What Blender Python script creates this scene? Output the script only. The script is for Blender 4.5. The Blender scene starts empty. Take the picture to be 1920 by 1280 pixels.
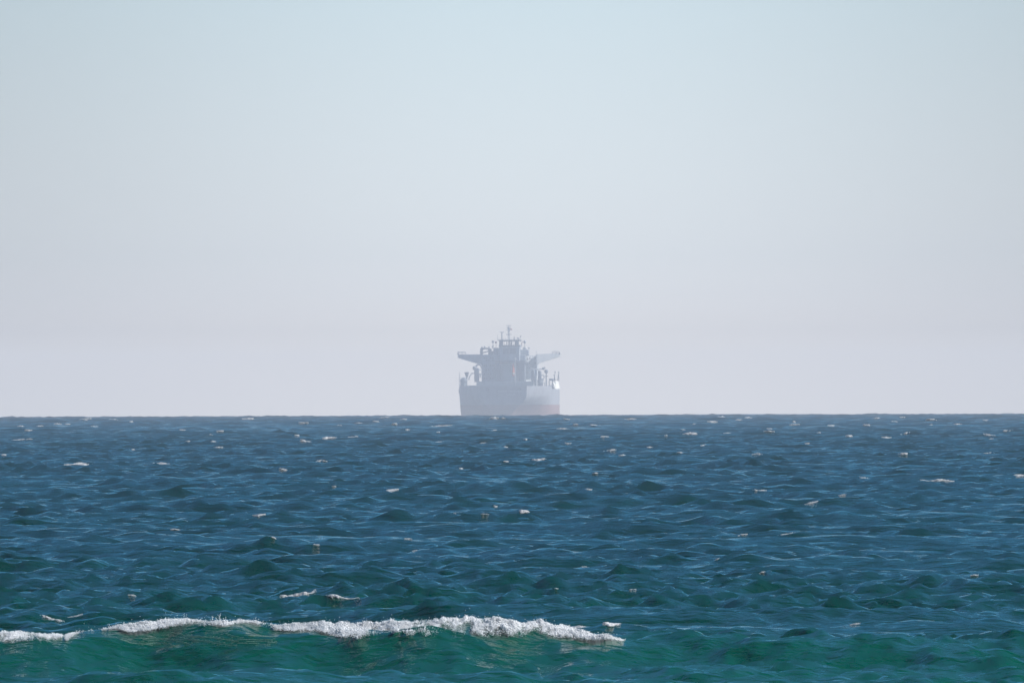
import bpy, bmesh, math, random
import numpy as np
from mathutils import Vector, Matrix

# ------------------------------------------------------------------ constants
R_EARTH = 7.43e6            # earth radius with normal refraction
CAM_H = 1.5                 # eye above the sea
SHIP_D = 9000.0
S = 0.35                   # size of the sea's waves
PX = 2.81e-5               # radians for one pixel of the 1920 px wide photograph
K = PX / 1.943e-5
DIP = math.sqrt(2 * CAM_H / R_EARTH)
random.seed(7)
rng = np.random.default_rng(11)
scene = bpy.context.scene
COL = scene.collection

def hor(px):                # row of the horizon (the camera is rolled a little)
    return 784.7 - 6.4 * np.asarray(px, dtype=float) / 1920.0

# ------------------------------------------------------------------ camera
cam_d = bpy.data.cameras.new('camera')
cam = bpy.data.objects.new('camera', cam_d)
COL.objects.link(cam)
cam_d.sensor_width = 36.0
cam_d.lens = 36.0 / (1920 * PX)
cam_d.clip_start = 1.0
cam_d.clip_end = 60000.0
cam.location = (0, 0, CAM_H)
pitch = (781.5 - 640) * PX - DIP
cam.rotation_mode = 'QUATERNION'
q = Matrix.Rotation(math.radians(90) + pitch, 4, 'X') @ Matrix.Rotation(-6.4 / 1920.0, 4, 'Z')
cam.rotation_quaternion = q.to_quaternion()
scene.camera = cam

# ------------------------------------------------------------------ sun, sky, exposure
SUN_EL, SUN_AZ = 40.0, 88.0         # azimuth from the view axis (+Y) towards the right (+X)
sun_dir = Vector((math.sin(math.radians(SUN_AZ)) * math.cos(math.radians(SUN_EL)),
                  math.cos(math.radians(SUN_AZ)) * math.cos(math.radians(SUN_EL)),
                  math.sin(math.radians(SUN_EL))))
sl = bpy.data.lights.new('sun', 'SUN')
sl.energy = 5.0
sl.angle = math.radians(0.5)
sl.color = (1.0, 0.97, 0.935)
so = bpy.data.objects.new('sun', sl)
COL.objects.link(so)
so.location = (200, 0, 300)
so.rotation_euler = (-sun_dir).to_track_quat('-Z', 'Y').to_euler()

world = bpy.data.worlds.new('World')
scene.world = world
world.use_nodes = True
wn, wl = world.node_tree.nodes, world.node_tree.links
wn.clear()

def node(nodes, t, **kw):
    n = nodes.new(t)
    for k, v in kw.items():
        setattr(n, k, v)
    return n

def ramp(n, stops, mode='LINEAR'):
    cr = n.color_ramp
    cr.interpolation = mode
    while len(cr.elements) > 1:
        cr.elements.remove(cr.elements[-1])
    cr.elements[0].position = stops[0][0]
    cr.elements[0].color = (*stops[0][1], 1)
    for p, c in stops[1:]:
        e = cr.elements.new(p)
        e.color = (*c, 1)

w_out = node(wn, 'ShaderNodeOutputWorld')
bg = node(wn, 'ShaderNodeBackground')
bg.inputs['Strength'].default_value = 0.10
sky = node(wn, 'ShaderNodeTexSky', sky_type='NISHITA', sun_disc=False)
sky.sun_elevation = math.radians(SUN_EL)
sky.sun_rotation = math.radians(SUN_AZ)
sky.altitude = 0.0
sky.air_density = 1.0
sky.dust_density = 0.1
sky.ozone_density = 3.0
tc = node(wn, 'ShaderNodeTexCoord')
sep = node(wn, 'ShaderNodeSeparateXYZ')
wl.new(tc.outputs['Generated'], sep.inputs[0])
# marine haze low in the sky: pale near the sea, opening to the blue sky above
mr = node(wn, 'ShaderNodeMapRange')
mr.inputs['From Min'].default_value = 0.0
mr.inputs['From Max'].default_value = 0.25
wl.new(sep.outputs['Z'], mr.inputs['Value'])
pale = node(wn, 'ShaderNodeValToRGB')
ramp(pale, [(0.0, (9.6, 8.6, 7.4)), (0.011, (9.2, 8.4, 7.3)), (0.016, (7.9, 7.5, 7.0)), (0.022, (6.8, 6.8, 6.7)), (0.031, (6.0, 6.3, 6.4)), (0.085, (4.7, 5.7, 6.15)), (0.13, (2.6, 4.8, 6.8)), (0.22, (0.7, 3.0, 5.2)), (0.45, (0.08, 1.12, 2.5)), (1.0, (0.02, 0.62, 1.5))])
fac = node(wn, 'ShaderNodeValToRGB')
ramp(fac, [(0.0, (0, 0, 0)), (0.13, (0.0, 0.0, 0.0)), (0.5, (0.05, 0.05, 0.05)), (1.0, (0.35, 0.35, 0.35))])
wl.new(mr.outputs[0], pale.inputs[0])
wl.new(mr.outputs[0], fac.inputs[0])
mx = node(wn, 'ShaderNodeMix', data_type='RGBA')
wl.new(fac.outputs['Color'], mx.inputs[0])
wl.new(pale.outputs['Color'], mx.inputs[6])
wl.new(sky.outputs['Color'], mx.inputs[7])
# lens corner falloff painted into the low sky: bright ahead, dimmer to the sides
def wmath(op, a, b=None, c=None):
    n_ = node(wn, 'ShaderNodeMath', operation=op)
    for i_, v_ in enumerate((a, b, c)):
        if v_ is None: continue
        if hasattr(v_, 'links'): wl.new(v_, n_.inputs[i_])
        else: n_.inputs[i_].default_value = v_
    return n_.outputs[0]
bank = wmath('COSINE', wmath('ADD', wmath('MULTIPLY', sep.outputs['X'], 82.0), -0.12))  # sideways brightness wave peaking near the view axis
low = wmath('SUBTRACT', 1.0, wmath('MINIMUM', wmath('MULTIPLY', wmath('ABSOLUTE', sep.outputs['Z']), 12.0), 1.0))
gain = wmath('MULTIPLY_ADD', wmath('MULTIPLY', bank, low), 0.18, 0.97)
tint = node(wn, 'ShaderNodeMix', data_type='RGBA', blend_type='MULTIPLY')   # clear, deep blue upper air
tint.inputs[0].default_value = 1.0
tint.inputs[7].default_value = (0.6, 1.0, 1.2, 1)
wl.new(sky.outputs['Color'], tint.inputs[6])
wl.new(tint.outputs[2], mx.inputs[7])
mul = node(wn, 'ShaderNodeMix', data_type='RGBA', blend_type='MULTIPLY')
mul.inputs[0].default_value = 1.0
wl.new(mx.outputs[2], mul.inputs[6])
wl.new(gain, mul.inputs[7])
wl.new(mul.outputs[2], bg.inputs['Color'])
wl.new(bg.outputs[0], w_out.inputs['Surface'])

scene.view_settings.view_transform = 'Standard'
scene.view_settings.look = 'None'
scene.view_settings.exposure = 0.35
scene.view_settings.gamma = 1.0
scene.view_settings.use_curve_mapping = False
scene.cycles.use_denoising = True
scene.cycles.max_bounces = 6

# ------------------------------------------------------------------ helpers
def tag(o, label=None, cat=None, group=None, kind=None):
    if label: o['label'] = label
    if cat: o['category'] = cat
    if group: o['group'] = group
    if kind: o['kind'] = kind
    return o

def material(name, color, rough=0.6, metallic=0.0, wear=None, spec=0.5):
    m = bpy.data.materials.new(name)
    m.use_nodes = True
    n, l = m.node_tree.nodes, m.node_tree.links
    b = n['Principled BSDF']
    b.inputs['Roughness'].default_value = rough
    b.inputs['Metallic'].default_value = metallic
    b.inputs['Specular IOR Level'].default_value = spec
    t = node(n, 'ShaderNodeTexNoise')
    t.inputs['Scale'].default_value = 0.6
    t.inputs['Detail'].default_value = 6
    tc_ = node(n, 'ShaderNodeTexCoord')
    mp_ = node(n, 'ShaderNodeMapping')
    mp_.inputs['Scale'].default_value = (1, 1, 0.35)
    l.new(tc_.outputs['Object'], mp_.inputs['Vector'])
    l.new(mp_.outputs[0], t.inputs['Vector'])
    r = node(n, 'ShaderNodeValToRGB')
    w = wear or tuple(c * 0.78 for c in color)
    ramp(r, [(0.35, w), (0.6, color)])
    l.new(t.outputs['Fac'], r.inputs[0])
    l.new(r.outputs[0], b.inputs['Base Color'])
    return m

def mesh_obj(name, verts, faces, mat, parent=None, smooth=False, uv=False):
    me = bpy.data.meshes.new(name)
    me.from_pydata(verts, [], faces)
    me.update()
    if smooth:
        me.polygons.foreach_set('use_smooth', [True] * len(me.polygons))
    for m in (mat if isinstance(mat, (list, tuple)) else [mat]):
        me.materials.append(m)
    o = bpy.data.objects.new(name, me)
    COL.objects.link(o)
    if parent is not None:
        o.parent = parent
    return o

def grid_mesh(name, P, mat, smooth=True, keep=None):
    """P: (rows, cols, 3) array; keep: (rows-1, cols-1) mask of the quads kept."""
    r, c, _ = P.shape
    idx = np.arange(r * c).reshape(r, c)
    q = np.stack([idx[:-1, :-1], idx[:-1, 1:], idx[1:, 1:], idx[1:, :-1]], -1).reshape(-1, 4)
    if keep is not None:
        q = q[keep.reshape(-1)]
        used, inv = np.unique(q.reshape(-1), return_inverse=True)
        q = inv.reshape(-1, 4)
        V = P.reshape(-1, 3)[used]
    else:
        V = P.reshape(-1, 3)
    return V, q

def raw_mesh(name, V, q, mat, smooth=True):
    me = bpy.data.meshes.new(name)
    me.vertices.add(len(V))
    me.vertices.foreach_set('co', V.astype(np.float32).ravel())
    me.loops.add(q.size)
    me.loops.foreach_set('vertex_index', q.astype(np.int32).ravel())
    me.polygons.add(len(q))
    me.polygons.foreach_set('loop_start', np.arange(0, q.size, q.shape[1], dtype=np.int32))
    me.polygons.foreach_set('loop_total', np.full(len(q), q.shape[1], dtype=np.int32))
    me.update(calc_edges=True)
    me.polygons.foreach_set('use_smooth', np.full(len(q), smooth))
    me.materials.append(mat)
    o = bpy.data.objects.new(name, me)
    COL.objects.link(o)
    return o

# ------------------------------------------------------------------ periodic tiles
def wave_tile(n, L, lmin, lmax, lpeak, slope, wind, spread, seed):
    """Height and choppy displacement of one band of waves on a periodic tile."""
    g = np.random.default_rng(seed)
    k1 = np.fft.fftfreq(n, L / n) * 2 * np.pi
    kx, ky = np.meshgrid(k1, k1, indexing='ij')
    k = np.hypot(kx, ky)
    k[0, 0] = 1
    lam = 2 * np.pi / k
    lo = 1 / (1 + (lmin / lam) ** 10)
    hi = 1 / (1 + (lam / lmax) ** 8)
    S = k ** -4.0 * np.exp(-0.6 * (lam / lpeak) ** 2) * lo * hi
    th = np.arctan2(kx, -ky) - wind                     # 0 = running towards the camera
    D = np.abs(np.cos(th / 2)) ** (2 * spread) + 0.02
    A = np.sqrt(S * D)
    A[0, 0] = 0
    H = A * (g.standard_normal((n, n)) + 1j * g.standard_normal((n, n)))
    h = np.fft.ifft2(H).real
    sx = np.fft.ifft2(1j * kx * H).real
    sy = np.fft.ifft2(1j * ky * H).real
    f = slope / math.sqrt((sx ** 2 + sy ** 2).mean())
    dx = np.fft.ifft2(-1j * kx / k * H).real * f
    dy = np.fft.ifft2(-1j * ky / k * H).real * f
    # take the real fields together so height and chop stay in phase
    return (np.stack([h * f, -dx, -dy], -1)).astype(np.float32), L

def sample(T, x, y, rot=0.0, off=(0, 0)):
    t, L = T
    n = t.shape[0]
    c, s = math.cos(rot), math.sin(rot)
    u = ((c * x + s * y + off[0]) / L * n)
    v = ((-s * x + c * y + off[1]) / L * n)
    iu, iv = np.floor(u).astype(np.int64), np.floor(v).astype(np.int64)
    fu, fv = (u - iu)[..., None], (v - iv)[..., None]
    fu = fu * fu * (3 - 2 * fu) * 0.3 + fu * 0.7
    fv = fv * fv * (3 - 2 * fv) * 0.3 + fv * 0.7
    iu %= n; iv %= n
    ju, jv = (iu + 1) % n, (iv + 1) % n
    r = (t[iu, iv] * (1 - fu) * (1 - fv) + t[ju, iv] * fu * (1 - fv) +
         t[iu, jv] * (1 - fu) * fv + t[ju, jv] * fu * fv)
    h, dx, dy = r[..., 0], r[..., 1], r[..., 2]
    return h, c * dx - s * dy, s * dx + c * dy

def noise_tile(n, beta, seed):
    g = np.random.default_rng(seed)
    f1 = np.fft.fftfreq(n)
    fx, fy = np.meshgrid(f1, f1, indexing='ij')
    f = np.hypot(fx, fy); f[0, 0] = 1
    H = f ** -beta * np.exp(-(f / 0.3) ** 4) * (f > 0.006) * (g.standard_normal((n, n)) + 1j * g.standard_normal((n, n)))
    H[0, 0] = 0
    t = np.fft.ifft2(H).real
    t /= t.std()
    return (np.repeat(t[..., None], 3, -1)).astype(np.float32)

NT = noise_tile(512, 1.3, 5)
def noise2(x, y, cell, off=0.0):            # cell = metres for one texel
    return sample((NT, 512 * cell), np.asarray(x) + off, np.asarray(y) + off * 0.7)[0]

B0a = wave_tile(512, 211.0, 9, 60, 17, 1.0, 0.22, 12, 21)
B0b = wave_tile(512, 277.0, 9, 60, 22, 1.0, -0.25, 12, 22)
B1a = wave_tile(512, 83.0, 3.2, 11, 7.0, 1.0, 0.30, 9, 23)
B1b = wave_tile(512, 101.0, 3.2, 11, 7.5, 1.0, -0.22, 9, 24)
B2 = wave_tile(768, 37.0, 1.1, 3.6, 3.5, 1.0, 0.2, 5, 25)
B2b = wave_tile(768, 31.0, 1.1, 3.6, 3.5, 1.0, -0.35, 5, 27)
B3 = wave_tile(512, 12.7, 0.40, 1.2, 1.3, 1.0, 0.0, 2.5, 26)
SLOPE = dict(b0=0.055, b1=0.078, b2=0.18, b3=0.26)

# the long swell that breaks in the foreground: image row of its crest along the picture
CREST_D = 105.7
_rx = np.array([-400, -120, 0, 110, 230, 380, 520, 620, 700, 800, 920, 1000, 1080, 1160, 1250, 1500, 1750, 1920, 2300.])
_ry = np.array([1184, 1178, 1176, 1180, 1174, 1177, 1182, 1186, 1183, 1178, 1175, 1182, 1193, 1206, 1220, 1224, 1222, 1220, 1220.])
_ang = DIP + (_ry - hor(_rx)) * PX
_cx = CREST_D * (_rx - 960) * PX
_cz = CAM_H - _ang * CREST_D
def breaker(x, y):
    """Height, forward lean and face mask of the breaking swell, in metres."""
    A = np.interp(x, _cx, _cz)
    yc = CREST_D + 0.137 * np.sin(x * 2.3) + 0.075 * np.sin(x * 5.9 + 1)
    t = (y - yc) / S
    prof = np.where(t < 0, np.exp(-(np.abs(t) / 1.9) ** 2.0), np.exp(-(np.abs(t) / 6.0) ** 2))
    lean = np.exp(-((t + 0.5) / 1.3) ** 2) * A
    face = np.where(t < -1.6, np.exp(-((t + 1.6) / 9.0) ** 2), np.exp(-((t + 1.6) / 3.6) ** 2)) * np.clip(A / 0.3, 0, 1)
    return A * prof, -0.25 * lean, face

def pitch_at(d):             # row spacing of the sheet (in wave units)
    return np.interp(d, [0, 370, 1500, 4300, 4900, 10500, 19000], [0.2, 0.25, 1.0, 1.45, 3.2, 3.8, 9.0])

def fade(lmin, p):
    return np.clip((lmin / p - 0.6) / 0.9, 0, 1)

def sea(xr, yr):
    """World position of the sea surface above the rest point (x, y)."""
    br, lean, face = breaker(xr, yr)
    x, y = xr / S, yr / S
    d = np.hypot(x, y) * K
    p = pitch_at(d)
    nearw = np.interp(d, [0, 500, 2000, 6000, 16000], [0.55, 0.7, 1.0, 1.6, 3.0])
    patch = 1 + 0.32 * np.clip(noise2(x, y, 0.9, 31), -2, 2)          # gusts: rougher and calmer water
    z = np.zeros_like(x); X = np.zeros_like(x); Y = np.zeros_like(x)
    def add(T, rot, off, w, ch=0.6):
        nonlocal z, X, Y
        h, dx, dy = sample(T, x, y, rot, off)
        z = z + h * w; X = X + dx * w * ch; Y = Y + dy * w * ch
    s = SLOPE
    w0 = s['b0'] * nearw * (1 - 0.9 * face)
    add(B0a, 0.12, (3, 9), w0 * 0.7); add(B0b, -0.21, (70, 19), w0 * 0.7)
    w1 = s['b1'] * fade(4.5, p) * (1 - 0.92 * face) * np.interp(d, [400, 3000], [0.95, 1.4])
    add(B1a, 0.33, (0, 0), w1 * 0.7); add(B1b, -0.4, (11, 5), w1 * 0.7)
    w2 = s['b2'] * fade(1.6, p) * np.interp(d, [500, 2500], [1.0, 1.4]) * (1 - 0.6 * face) * patch
    add(B2, 0.1, (0, 0), w2 * 0.7); add(B2b, -0.3, (5, 7), w2 * 0.7)
    w3 = s['b3'] * fade(0.6, p) * (1 - 0.4 * face) * patch
    add(B3, 0.2, (0, 0), w3, 0.5)
    return np.stack([xr + S * X, yr + S * Y + lean, S * z + br - (xr * xr + yr * yr) / (2 * R_EARTH)], -1)

# ------------------------------------------------------------------ the water
def water_material():
    m = bpy.data.materials.new('sea_water')
    m.use_nodes = True
    n, l = m.node_tree.nodes, m.node_tree.links
    b = n['Principled BSDF']
    b.inputs['IOR'].default_value = 1.33
    b.inputs['Roughness'].default_value = 0.08
    geo = node(n, 'ShaderNodeNewGeometry')
    sp = node(n, 'ShaderNodeSeparateXYZ')
    l.new(geo.outputs['Position'], sp.inputs[0])
    dr = node(n, 'ShaderNodeMapRange')              # shallow, sandy water near the beach is greener
    dr.inputs['From Min'].default_value = 97
    dr.inputs['From Max'].default_value = 431
    l.new(sp.outputs['Y'], dr.inputs['Value'])
    cr = node(n, 'ShaderNodeValToRGB')
    ramp(cr, [(0.0, (0.0001, 0.064, 0.038)), (0.05, (0.0001, 0.040, 0.028)), (0.25, (0.0001, 0.026, 0.021)), (1.0, (0.0002, 0.024, 0.022))])
    l.new(dr.outputs[0], cr.inputs[0])
    # drifting plankton and sand clouds
    nt = node(n, 'ShaderNodeTexNoise')
    nt.inputs['Scale'].default_value = 0.09
    nt.inputs['Detail'].default_value = 4
    l.new(geo.outputs['Position'], nt.inputs['Vector'])
    nr = node(n, 'ShaderNodeMapRange')
    nr.inputs['From Min'].default_value = 0.3
    nr.inputs['From Max'].default_value = 0.7
    nr.inputs['To Min'].default_value = 0.8
    nr.inputs['To Max'].default_value = 1.2
    l.new(nt.outputs['Fac'], nr.inputs['Value'])
    mu = node(n, 'ShaderNodeMix', data_type='RGBA', blend_type='MULTIPLY')
    mu.inputs[0].default_value = 1
    l.new(cr.outputs[0], mu.inputs[6]); l.new(nr.outputs[0], mu.inputs[7])
    l.new(mu.outputs[2], b.inputs['Base Color'])
    # capillary ripples, two sizes
    prev = None
    for sc, dist, rot in (((3.2, 4.2, 4.0), 0.055, 0.25), ((9.0, 13.0, 13.0), 0.022, -0.2)):
        mp1 = node(n, 'ShaderNodeMapping'); mp1.inputs['Scale'].default_value = sc; mp1.inputs['Rotation'].default_value = (0, 0, rot)
        n1 = node(n, 'ShaderNodeTexNoise'); n1.inputs['Scale'].default_value = 1.0; n1.inputs['Detail'].default_value = 3; n1.inputs['Roughness'].default_value = 0.5
        l.new(geo.outputs['Position'], mp1.inputs['Vector']); l.new(mp1.outputs[0], n1.inputs['Vector'])
        bp = node(n, 'ShaderNodeBump'); bp.inputs['Strength'].default_value = 1.0; bp.inputs['Distance'].default_value = dist
        l.new(n1.outputs['Fac'], bp.inputs['Height'])
        if prev is not None: l.new(prev, bp.inputs['Normal'])
        prev = bp.outputs[0]
    l.new(bp.outputs[0], b.inputs['Normal'])
    return m

M_WATER = water_material()

def fan(d_rows, a_cols):
    d = d_rows[:, None]; a = a_cols[None, :]
    return sea(d * np.sin(a), d * np.cos(a))

def columns(half, n, wide=None, m=0):
    a = np.linspace(-half, half, n)
    if wide:
        ext = half + (wide - half) * (np.linspace(0, 1, m + 1)[1:]) ** 2.6
        a = np.concatenate([-ext[::-1], a, ext])
    return a

def rows(d0, d1):
    out = [d0]
    while out[-1] < d1:
        out.append(out[-1] + S * float(pitch_at(out[-1] / S * K)))
    return np.array(out)

HALF = 1920 * PX / 2 * 1.10
d_near = rows(94, 406)
G_near = fan(d_near, columns(HALF, 320, 0.70, 10))
G_mid = fan(rows(405.6, 1252), columns(HALF, 185, 0.70, 8))
G_far = fan(rows(1251, 4950), columns(HALF, 125, 0.70, 6))
G_out = fan(np.linspace(4945, 10000, 80), columns(0.70, 60))
G_in = fan(np.linspace(2, 94.3, 120), columns(0.70, 60))

Vs, Qs, off = [], [], 0
for G in (G_in, G_near, G_mid, G_far, G_out):
    V, q = grid_mesh('', G, None)
    Vs.append(V); Qs.append(q + off); off += len(V)
sea_o = raw_mesh('sea_water', np.concatenate(Vs), np.concatenate(Qs), M_WATER)
tag(sea_o, kind='structure')

# ------------------------------------------------------------------ haze
def haze_box():
    x, y0, y1, z0, z1 = 7600.0, -300.0, 14200.0, -9.0, 40.5
    v = [(-x, y0, z0), (x, y0, z0), (x, y1, z0), (-x, y1, z0), (-x, y0, z1), (x, y0, z1), (x, y1, z1), (-x, y1, z1)]
    f = [(0, 3, 2, 1), (4, 5, 6, 7), (0, 1, 5, 4), (1, 2, 6, 5), (2, 3, 7, 6), (3, 0, 4, 7)]
    m = bpy.data.materials.new('haze')
    m.use_nodes = True
    n, l = m.node_tree.nodes, m.node_tree.links
    n.remove(n['Principled BSDF'])
    pv = node(n, 'ShaderNodeVolumePrincipled')
    pv.inputs['Color'].default_value = (0.875, 0.915, 1.0, 1)
    pv.inputs['Density'].default_value = 1.33e-4
    pv.inputs['Anisotropy'].default_value = 0.0
    l.new(pv.outputs[0], n['Material Output'].inputs['Volume'])
    tag(mesh_obj('haze', v, f, m), kind='stuff')
haze_box()

# ------------------------------------------------------------------ the ship
YAW = math.radians(3.0)
MPP = SHIP_D * PX                           # metres for one photo pixel at the ship
HID = (SHIP_D - math.sqrt(2 * CAM_H * R_EARTH)) ** 2 / (2 * R_EARTH)
def SX(px, y=0.0):
    return ((px - 955) * MPP - y * math.sin(YAW)) / math.cos(YAW)
def SZ(py):
    return (781.5 - py) * MPP + HID
ship = bpy.data.objects.new('cargo_ship', None)
COL.objects.link(ship)
ship.location = ((955 - 960) * MPP, SHIP_D, -SHIP_D ** 2 / (2 * R_EARTH))
ship.rotation_euler = (0, 0, -YAW)
tag(ship, 'large grey cargo ship seen from astern on the horizon, faded by the haze', 'ship')

M_HULL = material('hull_grey', (0.50, 0.51, 0.53), 0.5, wear=(0.40, 0.40, 0.42))
M_RED = material('antifouling_red', (0.38, 0.22, 0.20), 0.7)
M_WHITE = material('ship_white', (0.78, 0.78, 0.76), 0.5)
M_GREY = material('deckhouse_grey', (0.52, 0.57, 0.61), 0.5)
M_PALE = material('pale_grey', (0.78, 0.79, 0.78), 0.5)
M_DARK = material('dark_steel', (0.10, 0.12, 0.15), 0.5)
M_MID = material('casing_blue_grey', (0.24, 0.29, 0.34), 0.5)
M_GLASS = material('dark_window_glass', (0.02, 0.03, 0.04), 0.08)
M_ORANGE = material('rescue_orange', (0.85, 0.12, 0.04), 0.5)
M_TARP = material('bright_aluminium', (0.85, 0.84, 0.78), 0.72, metallic=0.7)
M_DECK = material('deck_green', (0.12, 0.17, 0.14), 0.8)
M_SIGRED = material('signal_red', (0.45, 0.05, 0.05), 0.5)

class Shapes:
    def __init__(self): self.v, self.f = [], []
    def add(self, v, f):
        o = len(self.v); self.v += [tuple(p) for p in v]; self.f += [tuple(i + o for i in q) for q in f]; return self
    def box(self, x0, x1, y0, y1, z0, z1, bev=0.0):
        x0, x1 = min(x0, x1), max(x0, x1); z0, z1 = min(z0, z1), max(z0, z1)
        b = min(bev, (x1 - x0) * .3, (y1 - y0) * .3, (z1 - z0) * .3)
        if b <= 0:
            v = [(x, y, z) for z in (z0, z1) for x, y in ((x0, y0), (x1, y0), (x1, y1), (x0, y1))]
            return self.add(v, [(3, 2, 1, 0), (4, 5, 6, 7), (0, 1, 5, 4), (1, 2, 6, 5), (2, 3, 7, 6), (3, 0, 4, 7)])
        ring = lambda i, z: [(x0 + b + i, y0 + i, z), (x1 - b - i, y0 + i, z), (x1 - i, y0 + b + i, z), (x1 - i, y1 - b - i, z),
                             (x1 - b - i, y1 - i, z), (x0 + b + i, y1 - i, z), (x0 + i, y1 - b - i, z), (x0 + i, y0 + b + i, z)]
        R = [ring(b * .5, z0), ring(0, z0 + b), ring(0, z1 - b), ring(b * .5, z1)]
        v = [p for r in R for p in r]
        f = [tuple(range(7, -1, -1)), tuple(range(24, 32))]
        for k in range(3):
            for i in range(8):
                j = (i + 1) % 8
                f.append((k * 8 + i, k * 8 + j, k * 8 + 8 + j, k * 8 + 8 + i))
        return self.add(v, f)
    def pbox(self, px0, px1, py0, py1, y0, y1, bev=0.12):
        return self.box(SX(px0, y0), SX(px1, y0), y0, y1, SZ(py1), SZ(py0), bev)
    def tube(self, a, b, r0, r1=None, n=8):
        r1 = r0 if r1 is None else r1
        a, b = Vector(a), Vector(b); d = (b - a).normalized()
        u = d.orthogonal().normalized(); w = d.cross(u)
        v = []
        for c, r in ((a, r0), (b, r1)):
            for i in range(n):
                t = 2 * math.pi * i / n
                v.append(c + (u * math.cos(t) + w * math.sin(t)) * r)
        f = [(i, (i + 1) % n, n + (i + 1) % n, n + i) for i in range(n)] + [tuple(range(n - 1, -1, -1)), tuple(range(n, 2 * n))]
        return self.add(v, f)
    def ptube(self, px0, py0, px1, py1, y, r, r1=None, n=6):
        return self.tube((SX(px0, y), y, SZ(py0)), (SX(px1, y), y, SZ(py1)), r, r1, n)
    def ball(self, px, py, y, r, sq=1.0, n=10):
        c = Vector((SX(px, y), y, SZ(py))); v = [c + Vector((0, 0, -r * sq))]
        m = n // 2
        for k in range(1, m):
            p = -math.pi / 2 + math.pi * k / m
            for i in range(n):
                t = 2 * math.pi * i / n
                v.append(c + Vector((math.cos(t) * math.cos(p) * r, math.sin(t) * math.cos(p) * r, math.sin(p) * r * sq)))
        v.append(c + Vector((0, 0, r * sq))); e = len(v) - 1
        f = [(0, 1 + (i + 1) % n, 1 + i) for i in range(n)]
        for k in range(m - 2):
            for i in range(n):
                a = 1 + k * n
                f.append((a + i, a + (i + 1) % n, a + n + (i + 1) % n, a + n + i))
        a = 1 + (m - 2) * n
        f += [(a + i, a + (i + 1) % n, e) for i in range(n)]
        return self.add(v, f)
    def ring(self, px, py, y, r, t, n=14):
        c = Vector((SX(px, y), y, SZ(py))); p = [c + Vector((math.cos(2 * math.pi * i / n) * r, 0, math.sin(2 * math.pi * i / n) * r)) for i in range(n)]
        for i in range(n): self.tube(p[i], p[(i + 1) % n], t, n=5)
        return self
    def prism(self, pts, y0, y1):           # polygon in photo pixels, extruded fore and aft; y0 may vary point by point
        n = len(pts)
        ys = y0 if isinstance(y0, (list, tuple)) else [y0] * n
        v = [(SX(a, y), y, SZ(b)) for (a, b), y in zip(pts, ys)] + [(SX(a, ys[0]), y1, SZ(b)) for a, b in pts]
        f = [tuple(range(n)), tuple(range(2 * n - 1, n - 1, -1))] + [(i, n + i, n + (i + 1) % n, (i + 1) % n) for i in range(n)]
        return self.add(v, f)
    def build(self, name, mat, parent=None, label=None, smooth=False):
        bm = bmesh.new()
        vs = [bm.verts.new(p) for p in self.v]
        for q in self.f:
            try: bm.faces.new([vs[i] for i in q])
            except ValueError: pass
        bmesh.ops.recalc_face_normals(bm, faces=bm.faces)
        me = bpy.data.meshes.new(name); bm.to_mesh(me); bm.free()
        if smooth: me.polygons.foreach_set('use_smooth', [True] * len(me.polygons))
        me.materials.append(mat)
        o = bpy.data.objects.new(name, me); COL.objects.link(o)
        o.parent = parent if parent is not None else ship
        if label: o['label'] = label
        return o

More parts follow.
